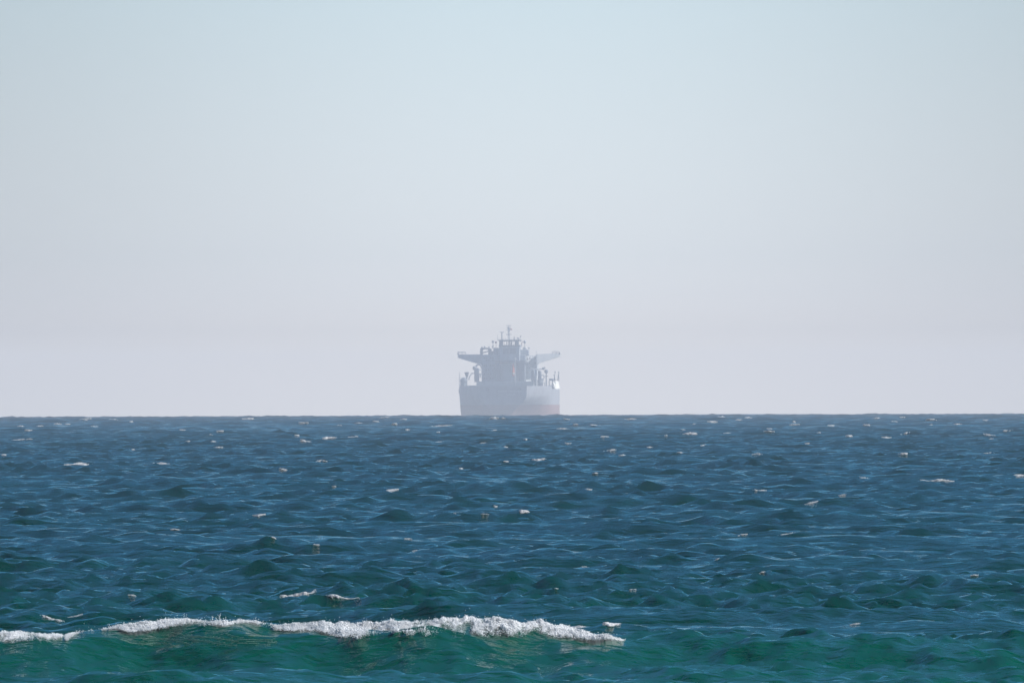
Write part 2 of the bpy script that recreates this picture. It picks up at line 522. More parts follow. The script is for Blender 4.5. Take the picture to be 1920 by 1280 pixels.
# hull ---------------------------------------------------------------
X0 = -1.2
ZD = SZ(727)
def build_hull():
    z_lv = [z + HID - 2.1 for z in (-7.0, 2.0, 5.0, 7.9, 9.0, 11.2, 12.6)] + [ZD + 0.9]
    st = [  # y, half breadth at every level
        (-42, [0.6, 3.5, 5.5, 8.2, 9.6, 11.2, 11.5, 11.6]),
        (-38, [1.5, 6.0, 8.6, 11.3, 12.6, 14.3, 14.8, 15.0]),
        (-33, [3.0, 9.0, 12.0, 14.6, 15.7, 17.4, 18.0, 18.2]),
        (-26, [6.0, 13.0, 16.0, 18.0, 18.8, 19.9, 20.3, 20.4]),
        (-18, [10.0, 17.5, 19.4, 20.4, 20.8, 21.4, 21.6, 21.7]),
        (-8, [18.0, 21.2, 21.6, 21.8, 21.9, 22, 22, 22]),
        (5, [22, 22, 22, 22, 22, 22, 22, 22]),
        (60, [22, 22, 22, 22, 22, 22, 22, 22]),
        (78, [15, 18.6, 18.8, 19.2, 19.5, 20.0, 20.3, 20.6]),
        (94, [7, 11, 11.6, 12.4, 13, 14.5, 15.2, 16]),
        (106, [1, 4, 4.5, 5.2, 6, 7.5, 8.5, 9.5]),
        (113, [0.3, .5, .6, .8, 1.0, 1.6, 2.2, 3.0])]
    n = len(z_lv); V = []; F = []; MI = []
    for side in (-1, 1):
        o = len(V)
        for y, hb in st:
            for k, z in enumerate(z_lv):
                V.append((X0 + side * hb[k], y, z))
        for a in range(len(st) - 1):
            for k in range(n - 1):
                p = o + a * n + k
                F.append((p, p + n, p + n + 1, p + 1)); MI.append(1 if k < 3 else 0)
    m = len(st) * n
    for k in range(n - 1):
        F.append((k, k + 1, m + k + 1, m + k)); MI.append(1 if k < 3 else 0)
        e = (len(st) - 1) * n
        F.append((e + k, e + k + 1, m + e + k + 1, m + e + k)); MI.append(0)
    bm = bmesh.new(); vs = [bm.verts.new(p) for p in V]
    for q, mi in zip(F, MI):
        f = bm.faces.new([vs[i] for i in q]); f.material_index = mi; f.smooth = True
    bmesh.ops.recalc_face_normals(bm, faces=bm.faces)
    for e in bm.edges:
        if len(e.link_faces) == 2 and e.calc_face_angle(0) > math.radians(38): e.smooth = False
    me = bpy.data.meshes.new('hull'); bm.to_mesh(me); bm.free()
    me.materials.append(M_HULL); me.materials.append(M_RED)
    o = bpy.data.objects.new('hull', me); COL.objects.link(o); o.parent = ship
    # deck
    dv, df = [], []
    for y, hb in st:
        dv += [(X0 - hb[-1] + .15, y, ZD), (X0 + hb[-1] - .15, y, ZD)]
    for a in range(len(st) - 1): df.append((2 * a, 2 * a + 1, 2 * a + 3, 2 * a + 2))
    mesh_obj('deck', dv, df, M_DECK, ship)
    return o
hull = build_hull()
s = Shapes()
for k, (a, b) in enumerate(((934, 937), (938, 942), (943, 945.5), (946.5, 950), (953, 955), (956, 960), (961, 964.5), (965.5, 968), (969, 972.5), (973.5, 977))):
    s.pbox(a, b, 732, 734.4, -42.08, -42.0, 0)
for a, b in ((949, 952), (953, 957), (958, 960.5), (961.5, 965)):
    s.pbox(a, b, 738.5, 740.3, -42.08, -42.0, 0)
tag(s.build('name_lettering', M_PALE, hull, 'two faint unreadable lines of pale lettering on the stern'), kind='stuff')
for xx in (-8.5, 6.8):
    s = Shapes(); s.ring(955 + (xx - 2) / MPP, 729.5, -42.05, 0.55, 0.16); s.build('fairlead', M_DARK, hull)
s = Shapes(); s.pbox(859.6, 861.5, 729, 737, 8, 16); s.build('fender', M_DARK, hull)

# deckhouse ----------------------------------------------------------
s = Shapes()
s.pbox(903, 985, 664.5, 727, -6, 22, .3)
s.build('deckhouse', M_GREY)
dh = bpy.data.objects['deckhouse']
s = Shapes(); s.prism([(985, 666), (1006.5, 666), (1006.5, 727), (985, 727)], [-1, 3.5, 3.5, -1], 22); s.build('deckhouse_side_block', M_PALE, None, 'paler starboard block of the deckhouse')  # sunlit look put into the pale colour and the angled aft face
s = Shapes(); s.pbox(893, 1000, 714.8, 727, -14, -6.02, .2); s.build('lower_deckhouse', M_GREY)
s = Shapes(); s.pbox(861.5, 893, 722, 727, -14, 0, .2); s.build('deck_locker', M_GREY)
for (a, b) in ((927, 938.5), (972, 984.5)):
    s = Shapes(); s.pbox(a, b, 679, 726.5, -13, -6.1, .35); s.build('funnel_casing', M_MID)
s = Shapes(); s.pbox(938.6, 971.9, 681, 726.5, -11, -6.05, .1); s.build('casing_recess_wall', M_GREY)
s = Shapes()
s.pbox(936, 990, 678.6, 679.8, -13.5, -6.1, .1); s.pbox(926, 986, 675.5, 677.3, -12, -6.1, .1)
s.build('casing_top', M_MID)
# window rows on the aft faces of the deckhouse
for py in (669.5, 674.5, 684, 692, 700, 708):
    for px in range(907, 925, 4):
        if (px + int(py)) % 3 == 0: continue
        s = Shapes(); s.pbox(px, px + 1.9, py, py + 1.9, -6.06, -5.9, 0); s.build('window', M_GLASS, dh)
for py in (671, 680, 688.5):
    for px in (988, 992, 1002):
        s = Shapes(); s.pbox(px, px + 1.8, py, py + 1.8, -1.06 + (px - 985) * .21, -0.5 + (px - 985) * .21, 0); s.build('window', M_GLASS, dh)
# stairs and landings on the pale block
s = Shapes()
for x_ in (986.5, 989.5, 995.5, 999.5): s.ptube(x_, 668, x_, 701, -2.4, .13)
for k, y_ in enumerate((673, 682, 691, 700)):
    s.pbox(985.5, 1001, y_, y_ + .7, -3.4, -1.05, 0)
    a, b = (987, 998) if k % 2 else (998, 987)
    s.ptube(a, y_, b, y_ - 8.6, -2.6, .14)
s.build('outside_stairs', M_PALE)

# bridge wings -------------------------------------------------------
s = Shapes(); s.prism([(858.5, 664), (903, 664), (903, 684), (858.5, 670.5)], -4, 4)
w1 = s.build('bridge_wing', M_GREY)
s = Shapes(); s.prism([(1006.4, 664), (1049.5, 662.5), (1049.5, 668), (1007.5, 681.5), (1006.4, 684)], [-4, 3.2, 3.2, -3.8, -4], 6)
w2 = s.build('bridge_wing', M_PALE)  # paler than the port wing and swept: sunlight worked into colour and shape
for w_, a, b in ((w1, 858.8, 873), (w2, 1036, 1049)):
    s = Shapes()
    for x_ in (a, (a + b) / 2, b): s.ptube(x_, 664, x_, 659, -3.5, .12)
    s.ptube(a, 659.3, b, 659.3, -3.5, .16); s.ptube(a, 661.6, b, 661.6, -3.5, .08)
    s.build('railing', M_MID, w_)
    s = Shapes(); s.ball((a if a < 900 else b), 663, -3.8, .45); s.build('lamp', M_DARK, w_)

# bridge tower and wheelhouse ---------------------------------------
s = Shapes(); s.pbox(935.5, 974.5, 649.5, 681, -8, 6, .25); tower = s.build('bridge_tower', M_GREY)
s = Shapes(); s.pbox(935, 975, 646.6, 649.4, -8.4, 6.4, .1); s.build('tower_cornice', M_MID, tower)
for (a, b) in ((943, 953.5), (956, 967.5)):
    s = Shapes(); s.pbox(a, b, 653.3, 663, -8.1, -7.9, 0); s.build('window', M_MID, tower)
for (a, b) in ((936, 943.3), (949.5, 951), (953, 956), (957.3, 959.8), (965.2, 972.5)):
    s = Shapes(); s.pbox(a, b, 639.4, 646.6, -7.6, -5.8, .1); s.build('wheelhouse_pillar', M_MID)
for (a, b) in ((943.3, 949.5), (959.8, 965.2)):
    s = Shapes()
    s.pbox(a, b, 639.3, 640, -7.2, -7.0, 0); s.pbox(a + 2.2, a + 2.7, 640, 646.6, -7.2, -7.0, 0)
    s.build('window_frame', M_MID)
s = Shapes(); s.prism([(932.5, 637), (976, 637), (973.5, 639.5), (935.5, 639.5)], -9, 6); roof = s.build('wheelhouse_roof', M_MID)
s = Shapes()
for x_ in (932.8, 943, 965, 975.6): s.ptube(x_, 637, x_, 634.3, -8.8, .08)
s.ptube(932.8, 634.5, 975.6, 634.5, -8.8, .07); s.build('railing', M_PALE, roof)
for x_, t_ in ((933, 627), (975.5, 628.5)):
    s = Shapes(); s.ptube(x_, 637, x_, t_, -8, .11, .05); s.build('whip_antenna', M_MID, roof)
s = Shapes(); s.ptube(975.5, 632, 978, 629.5, -8, .1); s.ball(976, 631, -8, .3); s.build('horn', M_MID, roof)
s = Shapes(); s.ptube(964, 637, 964, 632.5, -4, .2); s.pbox(962.4, 966, 631.6, 632.5, -4.4, -3.6, .1); s.build('small_radar', M_MID, roof)
s = Shapes(); s.ptube(971.5, 637, 971.5, 634.6, -4, .2); s.ball(971.5, 634, -4, .45); s.build('compass_dome', M_MID, roof)
# radar mast
s = Shapes()
for dx in (-1.0, 1.2): s.ptube(954 + dx * 1.3, 637, 954 + dx * .8, 614, -1, .16)
for k in range(9):
    y0_, y1_ = 636 - k * 2.6, 633.4 - k * 2.6
    s.ptube(952.8 if k % 2 else 955.4, y0_, 955.2 if k % 2 else 952.9, y1_, -1, .08)
s.ptube(954, 616, 954, 608.4, -1, .16, .08)
mast = s.build('radar_mast', M_PALE)
for y_, hw in ((610.8, 4.4), (614.6, 3.6), (618.4, 4.2), (627, 4.8)):
    s = Shapes(); s.ptube(954 - hw, y_, 954 + hw, y_, -1, .16); s.ptube(954 - hw, y_, 954 - hw, y_ - 1.2, -1, .1); s.ptube(954 + hw * .8, y_, 954 + hw * .8, y_ - 1.4, -1, .1)
    s.build('crossarm', M_GREY, mast)
s = Shapes(); s.ball(958.5, 617.3, -1.3, .45); s.build('signal_lamp', M_SIGRED, mast)
# second radar post
s = Shapes(); s.ptube(941, 637, 941, 623, -5, .3, .22); s.pbox(939.9, 942.1, 623.5, 625, -5.6, -4.4, .1); rp = s.build('radar_post', M_MID)
s = Shapes(); s.pbox(936.5, 946, 622, 623.1, -5.4, -4.8, .1); s.build('radar_scanner', M_PALE, rp)

# monkey island gear left and right of the tower --------------------
s = Shapes()
s.pbox(900, 904.8, 652.5, 664.4, -4, 0, .3); s.pbox(901.5, 917, 651.5, 654.8, -4, 0, .2)
s.pbox(915.5, 921, 653, 664.4, -4, 0, .2); s.pbox(921, 925, 657.8, 664.4, -4, 0, .2); s.ptube(905, 661, 915.6, 658, -3, .3)
s.build('deck_gantry', M_MID)
s = Shapes(); s.pbox(925, 935.4, 652, 664.4, -3, 4, .2); s.build('side_cabin', M_GREY)
for x_, t_ in ((904, 650), (908.5, 649), (917, 649.5), (924, 648.5)):
    s = Shapes(); s.ptube(x_, 653, x_, t_ + .8, -3, .25); s.ball(x_, t_ + .6, -3, .42); s.build('vent_head', M_GREY)
s = Shapes(); s.ptube(924.5, 652, 924.5, 642, -2, .15); s.ball(924.3, 640.3, -2, .62); s.build('satellite_dome', M_MID)
s = Shapes(); s.ptube(930, 652, 930, 643, -2, .12); s.ball(929.8, 641.8, -2, .55); s.build('signal_ball', M_SIGRED)
s = Shapes(); s.prism([(977.2, 645.4), (978.2, 645.6), (979.8, 640), (978.4, 639.4)], -3, -2.8); s.ptube(977.6, 650, 979.2, 639, -2.7, .08); s.build('signal_flag', M_SIGRED)
s = Shapes(); s.ptube(984, 655, 984, 643, -2, .18); s.ball(984.2, 640.8, -2, .78, 1.1); s.build('satellite_dome', M_WHITE, None, 'white satellite dome on a post right of the bridge')
s = Shapes(); s.pbox(975, 991, 655.5, 664.6, -3, 4, .2); s.build('side_cabin', M_GREY)
s = Shapes(); s.pbox(980, 987, 651, 655.5, -2, 2, .2); s.build('equipment_box', M_PALE)
s = Shapes(); s.ptube(991.7, 664, 991.7, 653.4, -2, .15); s.ball(991.9, 652, -2, .5); s.build('searchlight', M_WHITE)
s = Shapes(); s.pbox(975, 992, 665, 666.8, -5, -3, .1); s.build('walkway', M_MID)
s = Shapes(); s.ptube(1005.5, 690, 1005.5, 656.5, -8, .15, .08); s.build('flag_mast', M_GREY)

# stern fittings ------------------------------------------------------
s = Shapes()
N = 9
pts = []
for k in range(N):
    t = k / (N - 1); r = .95 * math.sin(math.pi * min(1, max(0.0, t * .9 + .08))) ** .5
    c = Vector((SX(962.3, -13), -12.2 - 2.6 * t, SZ(680.5 + 25 * t)))
    pts.append([c + Vector((math.cos(a) * r * .85, math.sin(a) * r, 0)) for a in [2 * math.pi * i / 10 for i in range(10)]])
v = [p for r in pts for p in r]
f = [(k * 10 + i, k * 10 + (i + 1) % 10, k * 10 + 10 + (i + 1) % 10, k * 10 + 10 + i) for k in range(N - 1) for i in range(10)] + [tuple(range(9, -1, -1)), tuple(range((N - 1) * 10, N * 10))]
s.add(v, f); boat = s.build('lifeboat', M_ORANGE, None, 'orange lifeboat hanging steeply on its ramp', True)
s = Shapes(); s.ball(962.4, 700.6, -15.6, .5); s.build('glint_ball', M_TARP, boat, smooth=True)  # shiny ball added to make the bright sun glint on the boat
s = Shapes()
for x_ in (959.2, 964.9): s.ptube(x_, 679, x_, 722, -15.2, .16)
for k in range(6): s.ptube(959.2, 706 + k * 3, 964.9, 706 + k * 3, -15.2, .1)
s.build('launching_ramp', M_GREY)
s = Shapes(); s.ptube(965.8, 722, 965.8, 672.5, -16.5, .2, .14); s.ball(965.8, 672.6, -16.5, .42); s.build('light_post', M_WHITE)
# port side
s = Shapes(); s.ball(869.5, 713.5, -22, 1.7, 1.0, 12); s.ptube(868, 722, 868, 727, -22, 1.2, 1.4); s.ptube(869, 715, 869, 724, -22, 1.5); s.build('winch_drum', M_MID)
s = Shapes(); s.tube((SX(875.2, -20), -20, SZ(726)), (SX(875.2, -20), -20, SZ(706)), .35); s.tube((SX(875.3, -20), -20, SZ(706)), (SX(875.3, -20), -20, SZ(698)), .55, 1.15, 10)
s.pbox(871.2, 879.4, 697.2, 698.4, -21, -19, .1); s.build('bollard_light_mast', M_MID)
s = Shapes()
for k in range(5):
    t0, t1 = k / 5, (k + 1) / 5
    s.ptube(879 + 4.5 * t0 ** 2, 712 - 11 * t0, 879 + 4.5 * t1 ** 2, 712 - 11 * t1, -19, .25)
s.build('davit', M_MID)
s = Shapes(); s.pbox(889, 897.8, 689.5, 716, -12, -8, .3); s.pbox(883, 890, 698.6, 700.6, -11.5, -9, .2); s.ball(889.8, 689.8, -10.5, 1.05); cr = s.build('deck_crane', M_MID)
s = Shapes()
prev = None
for k in range(9):
    a = math.radians(190 - k * 24)
    q_ = (897.5 + 6.0 * math.cos(a), 691 - 8.2 * math.sin(a))
    if prev: s.ptube(prev[0], prev[1], q_[0], q_[1], -10, .45)
    prev = q_
s.build('boom', M_MID, cr)
s = Shapes(); s.ring(900, 697, -10.5, 1.0, .22); s.ptube(899, 701, 902, 708, -10.5, .2); s.ptube(903, 701, 898, 708, -10.5, .15); s.build('hook_block', M_GREY, cr)
s = Shapes(); s.ptube(861.8, 727, 861.8, 697, -10, .22, .12); s.build('ensign_staff', M_GREY)
# starboard side
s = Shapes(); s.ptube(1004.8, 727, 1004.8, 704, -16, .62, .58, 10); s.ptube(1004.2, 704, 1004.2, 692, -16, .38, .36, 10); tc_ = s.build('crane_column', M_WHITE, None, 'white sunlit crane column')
s = Shapes(); s.ptube(995.5, 691.0, 1005, 692.6, -16, .3, .36, 8); s.ptube(1005, 692.6, 1016, 691.8, -16, .36, .28, 8); s.build('crane_arm', M_WHITE, tc_)
s = Shapes(); s.ptube(1016, 692, 1022, 689, -15.5, .35); s.ball(1018.6, 691, -15.5, .7); s.build('crane_hook', M_MID, tc_)
s = Shapes(); s.pbox(995.8, 1001.8, 694, 715, -12, -7, .3); s.pbox(1008.2, 1014, 695, 727, -12, -6, .3); s.pbox(1001.8, 1008.2, 712, 727, -11, -7, .2); s.build('winch_house', M_MID)
s = Shapes(); s.ptube(1024, 727, 1024, 699, -14, .35, .28); s.ball(1023.8, 696.4, -14, .95, 1.15); s.pbox(1021.5, 1027, 704.5, 706, -14.4, -13.6, .1); s.build('ball_topped_mast', M_MID)
s = Shapes(); s.ring(1016.5, 707, -15, .95, .25); s.ptube(1016.5, 711, 1016.5, 727, -15, .3); s.ptube(1013, 713, 1020, 713, -15, .2); s.ring(1018, 721, -15, .9, .22); s.build('hose_reel', M_GREY)
s = Shapes(); s.pbox(1013.8, 1022.3, 717, 718.2, -13, -10, .1); s.pbox(1014, 1022, 724, 727, -13, -9, .1); s.build('pipe_rack', M_MID)
s = Shapes(); s.pbox(1028.8, 1037.2, 709.8, 713.4, -12, -8, .2); s.ptube(1029.5, 713, 1029.5, 727, -11, .2); s.ptube(1036, 713, 1036, 727, -11, .25); s.pbox(1027, 1037, 722.5, 727, -12, -8, .2); s.build('machinery_frame', M_MID)
# white locker turned towards the sun
c = Vector((SX(1042.4, -6), -6, 0)); th = math.radians(38); hx, hy = 1.55, 1.2
z0_, z1_ = SZ(729), SZ(714.5)
R_ = Matrix.Rotation(th, 3, 'Z')
v = [c + R_ @ Vector((sx * hx, (sy * hy if (sy > 0 or z == z0_) else -hy + 1.7), 0)) + Vector((0, 0, z)) for z in (z0_, z1_) for sx, sy in ((-1, -1), (1, -1), (1, 1), (-1, 1))]
s = Shapes(); s.add(v, [(3, 2, 1, 0), (4, 5, 6, 7), (0, 1, 5, 4), (1, 2, 6, 5), (2, 3, 7, 6), (3, 0, 4, 7)])
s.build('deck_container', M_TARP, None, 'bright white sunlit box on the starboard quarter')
for a, b, cpx_, d in ((1038.5, 714, 1040.6, 697), (1040.8, 714, 1038.8, 703), (1047.6, 714, 1047.4, 697.5), (1045, 714, 1046.8, 703)):
    s = Shapes(); s.ptube(a, b, cpx_, d, -6, .2, .14); s.ball(cpx_, d + .5, -6, .36); s.build('davit_post', M_MID)
# stern railing
s = Shapes()
for k in range(27):
    x_ = 901 + k * 3.3
    s.ptube(x_, 723.5, x_, 719, -41.5, .07, n=4)
s.ptube(901, 719, 986.8, 719, -41.5, .08, n=4); s.ptube(901, 721, 986.8, 721, -41.5, .05, n=4)
s.build('stern_railing', M_GREY)

# ------------------------------------------------------------------ foam
def foam_material(name, color, rough=0.9, trans=0.4):
    m = bpy.data.materials.new(name)
    m.use_nodes = True
    n, l = m.node_tree.nodes, m.node_tree.links
    b = n['Principled BSDF']
    b.inputs['Roughness'].default_value = rough
    b.inputs['Specular IOR Level'].default_value = 0.2
    g = node(n, 'ShaderNodeNewGeometry')
    t = node(n, 'ShaderNodeTexNoise')
    t.inputs['Scale'].default_value = 24.0
    t.inputs['Detail'].default_value = 4
    l.new(g.outputs['Position'], t.inputs['Vector'])
    r = node(n, 'ShaderNodeValToRGB')
    ramp(r, [(0.3, tuple(c * 0.85 for c in color)), (0.62, color)])
    l.new(t.outputs['Fac'], r.inputs[0])
    l.new(r.outputs[0], b.inputs['Base Color'])
    bp = node(n, 'ShaderNodeBump')
    bp.inputs['Distance'].default_value = 0.008
    l.new(t.outputs['Fac'], bp.inputs['Height'])
    l.new(bp.outputs[0], b.inputs['Normal'])
    tr = node(n, 'ShaderNodeBsdfTranslucent')           # froth is thin: light comes through it
    l.new(r.outputs[0], tr.inputs['Color'])
    ms = node(n, 'ShaderNodeMixShader')
    ms.inputs[0].default_value = trans
    l.new(b.outputs[0], ms.inputs[1]); l.new(tr.outputs[0], ms.inputs[2])
    l.new(ms.outputs[0], n['Material Output'].inputs['Surface'])
    return m

M_FOAM = foam_material('white_foam', (0.94, 0.95, 0.96))
M_CAP = foam_material('whitecap_foam', (0.96, 0.96, 0.97), trans=0.6)
M_FILM = foam_material('thin_foam', (0.62, 0.80, 0.70))
SECT = []
for G in (G_near, G_mid, G_far):
    d_ = np.hypot(G[..., 0], G[..., 1])
    a_ = np.arctan2(G[..., 0], G[..., 1])
    cpx = 960 + a_ / PX
    cpy = hor(cpx) + ((CAM_H - G[..., 2]) / d_ - DIP) / PX
    SECT.append((G, cpx, cpy, np.minimum.accumulate(cpy, 0)))

def bil(A, i, j):
    i = np.clip(i, 0, A.shape[0] - 1.001); j = np.clip(j, 0, A.shape[1] - 1.001)
    i0 = np.floor(i).astype(int); j0 = np.floor(j).astype(int)
    fi = i - i0; fj = j - j0
    if A.ndim == 3:
        fi = fi[..., None]; fj = fj[..., None]
    return A[i0, j0] * (1 - fi) * (1 - fj) + A[i0 + 1, j0] * fi * (1 - fj) + A[i0, j0 + 1] * (1 - fi) * fj + A[i0 + 1, j0 + 1] * fi * fj

OCT = np.array([(1, 0, 0), (-1, 0, 0), (0, 1, 0), (0, -1, 0), (0, 0, 1), (0, 0, -1.0)])
OCT_T = np.array([(0, 2, 4), (2, 1, 4), (1, 3, 4), (3, 0, 4), (2, 0, 5), (1, 2, 5), (3, 1, 5), (0, 3, 5)])
_p = (1 + 5 ** .5) / 2
ICO = np.array([(-1, _p, 0), (1, _p, 0), (-1, -_p, 0), (1, -_p, 0), (0, -1, _p), (0, 1, _p), (0, -1, -_p), (0, 1, -_p), (_p, 0, -1), (_p, 0, 1), (-_p, 0, -1), (-_p, 0, 1)]) / 1.9
ICO_T = np.array([(0, 11, 5), (0, 5, 1), (0, 1, 7), (0, 7, 10), (0, 10, 11), (1, 5, 9), (5, 11, 4), (11, 10, 2), (10, 7, 6), (7, 1, 8), (3, 9, 4), (3, 4, 2), (3, 2, 6), (3, 6, 8), (3, 8, 9), (4, 9, 5), (2, 4, 11), (6, 2, 10), (8, 6, 7), (9, 8, 1)])
def blobs(P, size, g, stretch=(1, 1, 1), ico=False):
    """Froth: one small irregular bubble clump at every point of P (n,3); size in metres (n,)."""
    B, T = (ICO, ICO_T) if ico else (OCT, OCT_T)
    n = len(P)
    if n == 0: return np.zeros((0, 3)), np.zeros((0, 3), int)
    a = g.uniform(0, 6.283, n); c, s = np.cos(a)[:, None], np.sin(a)[:, None]
    b = np.repeat(B[None], n, 0) * (1 + 0.35 * g.uniform(-1, 1, (n, len(B), 1)))
    x = b[..., 0] * c - b[..., 2] * s; z = b[..., 0] * s + b[..., 2] * c
    V = np.stack([x * stretch[0], b[..., 1] * stretch[1], z * stretch[2]], -1) * size[:, None, None] + P[:, None, :]
    return V.reshape(-1, 3), (T[None] + (np.arange(n) * len(B))[:, None, None]).reshape(-1, 3)

def tris(q):
    return q if q.shape[1] == 3 else np.concatenate([q[:, [0, 1, 2]], q[:, [0, 2, 3]]])

def merge(parts):
    V, T, o = [], [], 0
    for v, t in parts:
        if len(v) == 0: continue
        V.append(v); T.append(tris(t) + o); o += len(v)
    return np.concatenate(V), np.concatenate(T)

def scatter(P, M, n, g, lo=0.0, power=1.0, wt=None):
    w = np.clip(M - lo, 0, 1.0)[:-1, :-1] ** power
    if wt is not None: w = w * wt[:-1, :-1]
    w = w.ravel()
    if w.sum() <= 0: return np.zeros((0, 3)), np.zeros(0)
    k = g.choice(len(w), n, p=w / w.sum())
    r, c = np.divmod(k, M.shape[1] - 1)
    fr, fc = g.uniform(0, 1, n), g.uniform(0, 1, n)
    return bil(P, r + fr, c + fc), M[r, c]

def find_crest(px, py):
    best = None
    for s, (G, cpx, cpy, vis) in enumerate(SECT):
        j = int(np.argmin(np.abs(cpx[len(cpx) // 2] - px)))
        for jj in range(max(1, j - 4), min(cpx.shape[1] - 1, j + 5)):
            c, v = cpy[:, jj], vis[:, jj]
            k = np.where((c[1:-2] <= v[1:-2] + 1e-6) & (c[2:-1] > c[1:-2] + 0.3))[0] + 1
            if len(k) == 0: continue
            e = np.abs(c[k] - py) + 0.8 * abs(jj - j)
            m = int(np.argmin(e))
            if best is None or e[m] < best[0]:
                best = (float(e[m]), s, int(k[m]), jj)
    return best

def foam_patch(px, py, w, h, seed, dotted=0.0, tail=0.0):
    """Foam lying on the crest that shows at (px, py); w, h are its apparent size in photo pixels."""
    b = find_crest(px, py)
    if b is None: return None
    w *= 1.2; h *= 0.72
    _, s, i0, j0 = b
    G, cpx, cpy, _ = SECT[s]
    dj = float(abs(cpx[i0, j0 + 1] - cpx[i0, j0]))
    nc = max(8, int(w / 1.0)); nr = 9
    u = np.linspace(-1, 1, nc)
    J = j0 + u * (w / 2) / dj
    ic = np.zeros(nc); mid = nc // 2; dj_c = (w / nc) / dj * 3.4
    for rng_ in (range(mid, nc), range(mid - 1, -1, -1)):   # follow the crest outwards from the middle
        cur = float(i0)
        for c in rng_:
            cand = cur + np.array([-0.2, -0.1, 0, 0.1, 0.2]) * dj_c
            cy = bil(cpy, cand, np.full(5, J[c]))
            cur = float(cand[int(np.argmin(cy))]); ic[c] = cur
    ker = np.ones(5) / 5
    ic = np.convolve(np.pad(ic, 2, mode='edge'), ker, mode='valid')
    drop = max(0.3, (cpy[max(0, i0 - 2), j0] - cpy[i0, j0]) / 2)
    front = min(1.6, h / drop)
    t = np.linspace(-1, 0.35, nr)
    I = ic[None, :] + t[:, None] * front
    P = bil(G, I, np.repeat(J[None, :], nr, 0))
    d = np.hypot(P[..., 0], P[..., 1])
    pxm = PX * d
    g1 = noise2(P[..., 0] / pxm, P[..., 1] / pxm * 0.15, 1.6, seed * 13.7)
    g2 = noise2(P[..., 0] / pxm, P[..., 1] / pxm * 0.4, 0.5, seed * 5.1)
    uu = u * (1 + 0.0 * seed)
    rag = 1 + 0.5 * noise2(u * w * 0.5, u * 0, 1.0, seed * 3.3)
    env = (1 - np.abs(uu) ** 2.0)[None, :] * (1 - np.clip(-t[:, None] * rag[None, :] * 1.1 / (0.2 + 0.8 * (1 - u ** 2))[None, :], 0, 1) ** 2.0) * (1 - u ** 6)[None, :] + 0.08
    if tail: env = env * np.clip(1 - tail * (uu[None, :] + 1) / 2, 0.1, 1)
    m = env * (1 + 0.35 * np.clip(g1, -1.5, 1.2)) - 0.25 - dotted * (0.35 + 0.5 * np.abs(g2))
    lift = np.clip(m, -0.05, 1) * h * 0.22 * pxm * (1 + 0.4 * np.clip(g2, -1, 1.5))
    P = P.copy()
    P[..., 2] += lift + 0.12 * pxm * h * 0.3
    P[..., 1] -= lift * 0.7
    gg = np.random.default_rng(seed + 900)
    parts = []
    if h > 5 and dotted < 0.15:
        mc = (m[:-1, :-1] + m[1:, 1:] + m[:-1, 1:] + m[1:, :-1]) / 4
        keep = mc > 0.22
        if keep.sum() > 3 and w < 50: parts.append(grid_mesh('', P, None, keep=keep))
    n = int(w * h * 1.9 * (1.0 if dotted < 0.15 else 0.45 if dotted < 0.3 else 0.25)) + 5
    Q, mm = scatter(P, m, n, gg, -0.12, 1.3)
    if len(Q):
        qa = 960 + np.arctan2(Q[:, 0], Q[:, 1]) / PX
        qy = hor(qa) + ((CAM_H - Q[:, 2]) / np.hypot(Q[:, 0], Q[:, 1]) - DIP) / PX
        ok = np.abs(qy - np.median(qy)) < h * 0.75 + 1.0
        Q = Q[ok]; mm = mm[ok]; n = len(Q)
    if len(Q):
        pm = PX * np.hypot(Q[:, 0], Q[:, 1])
        Q = Q + np.stack([gg.normal(0, 0.5, n), gg.normal(0, 0.3, n), np.abs(gg.normal(0, 0.5, n)) + 0.1], -1) * pm[:, None]
        parts.append(blobs(Q, pm * gg.uniform(0.4, 1.0, n) * (0.7 + 0.6 * np.clip(mm, 0, 1)), gg, (2.8, 1, 0.5)))
    if not parts: return None
    return merge(parts)

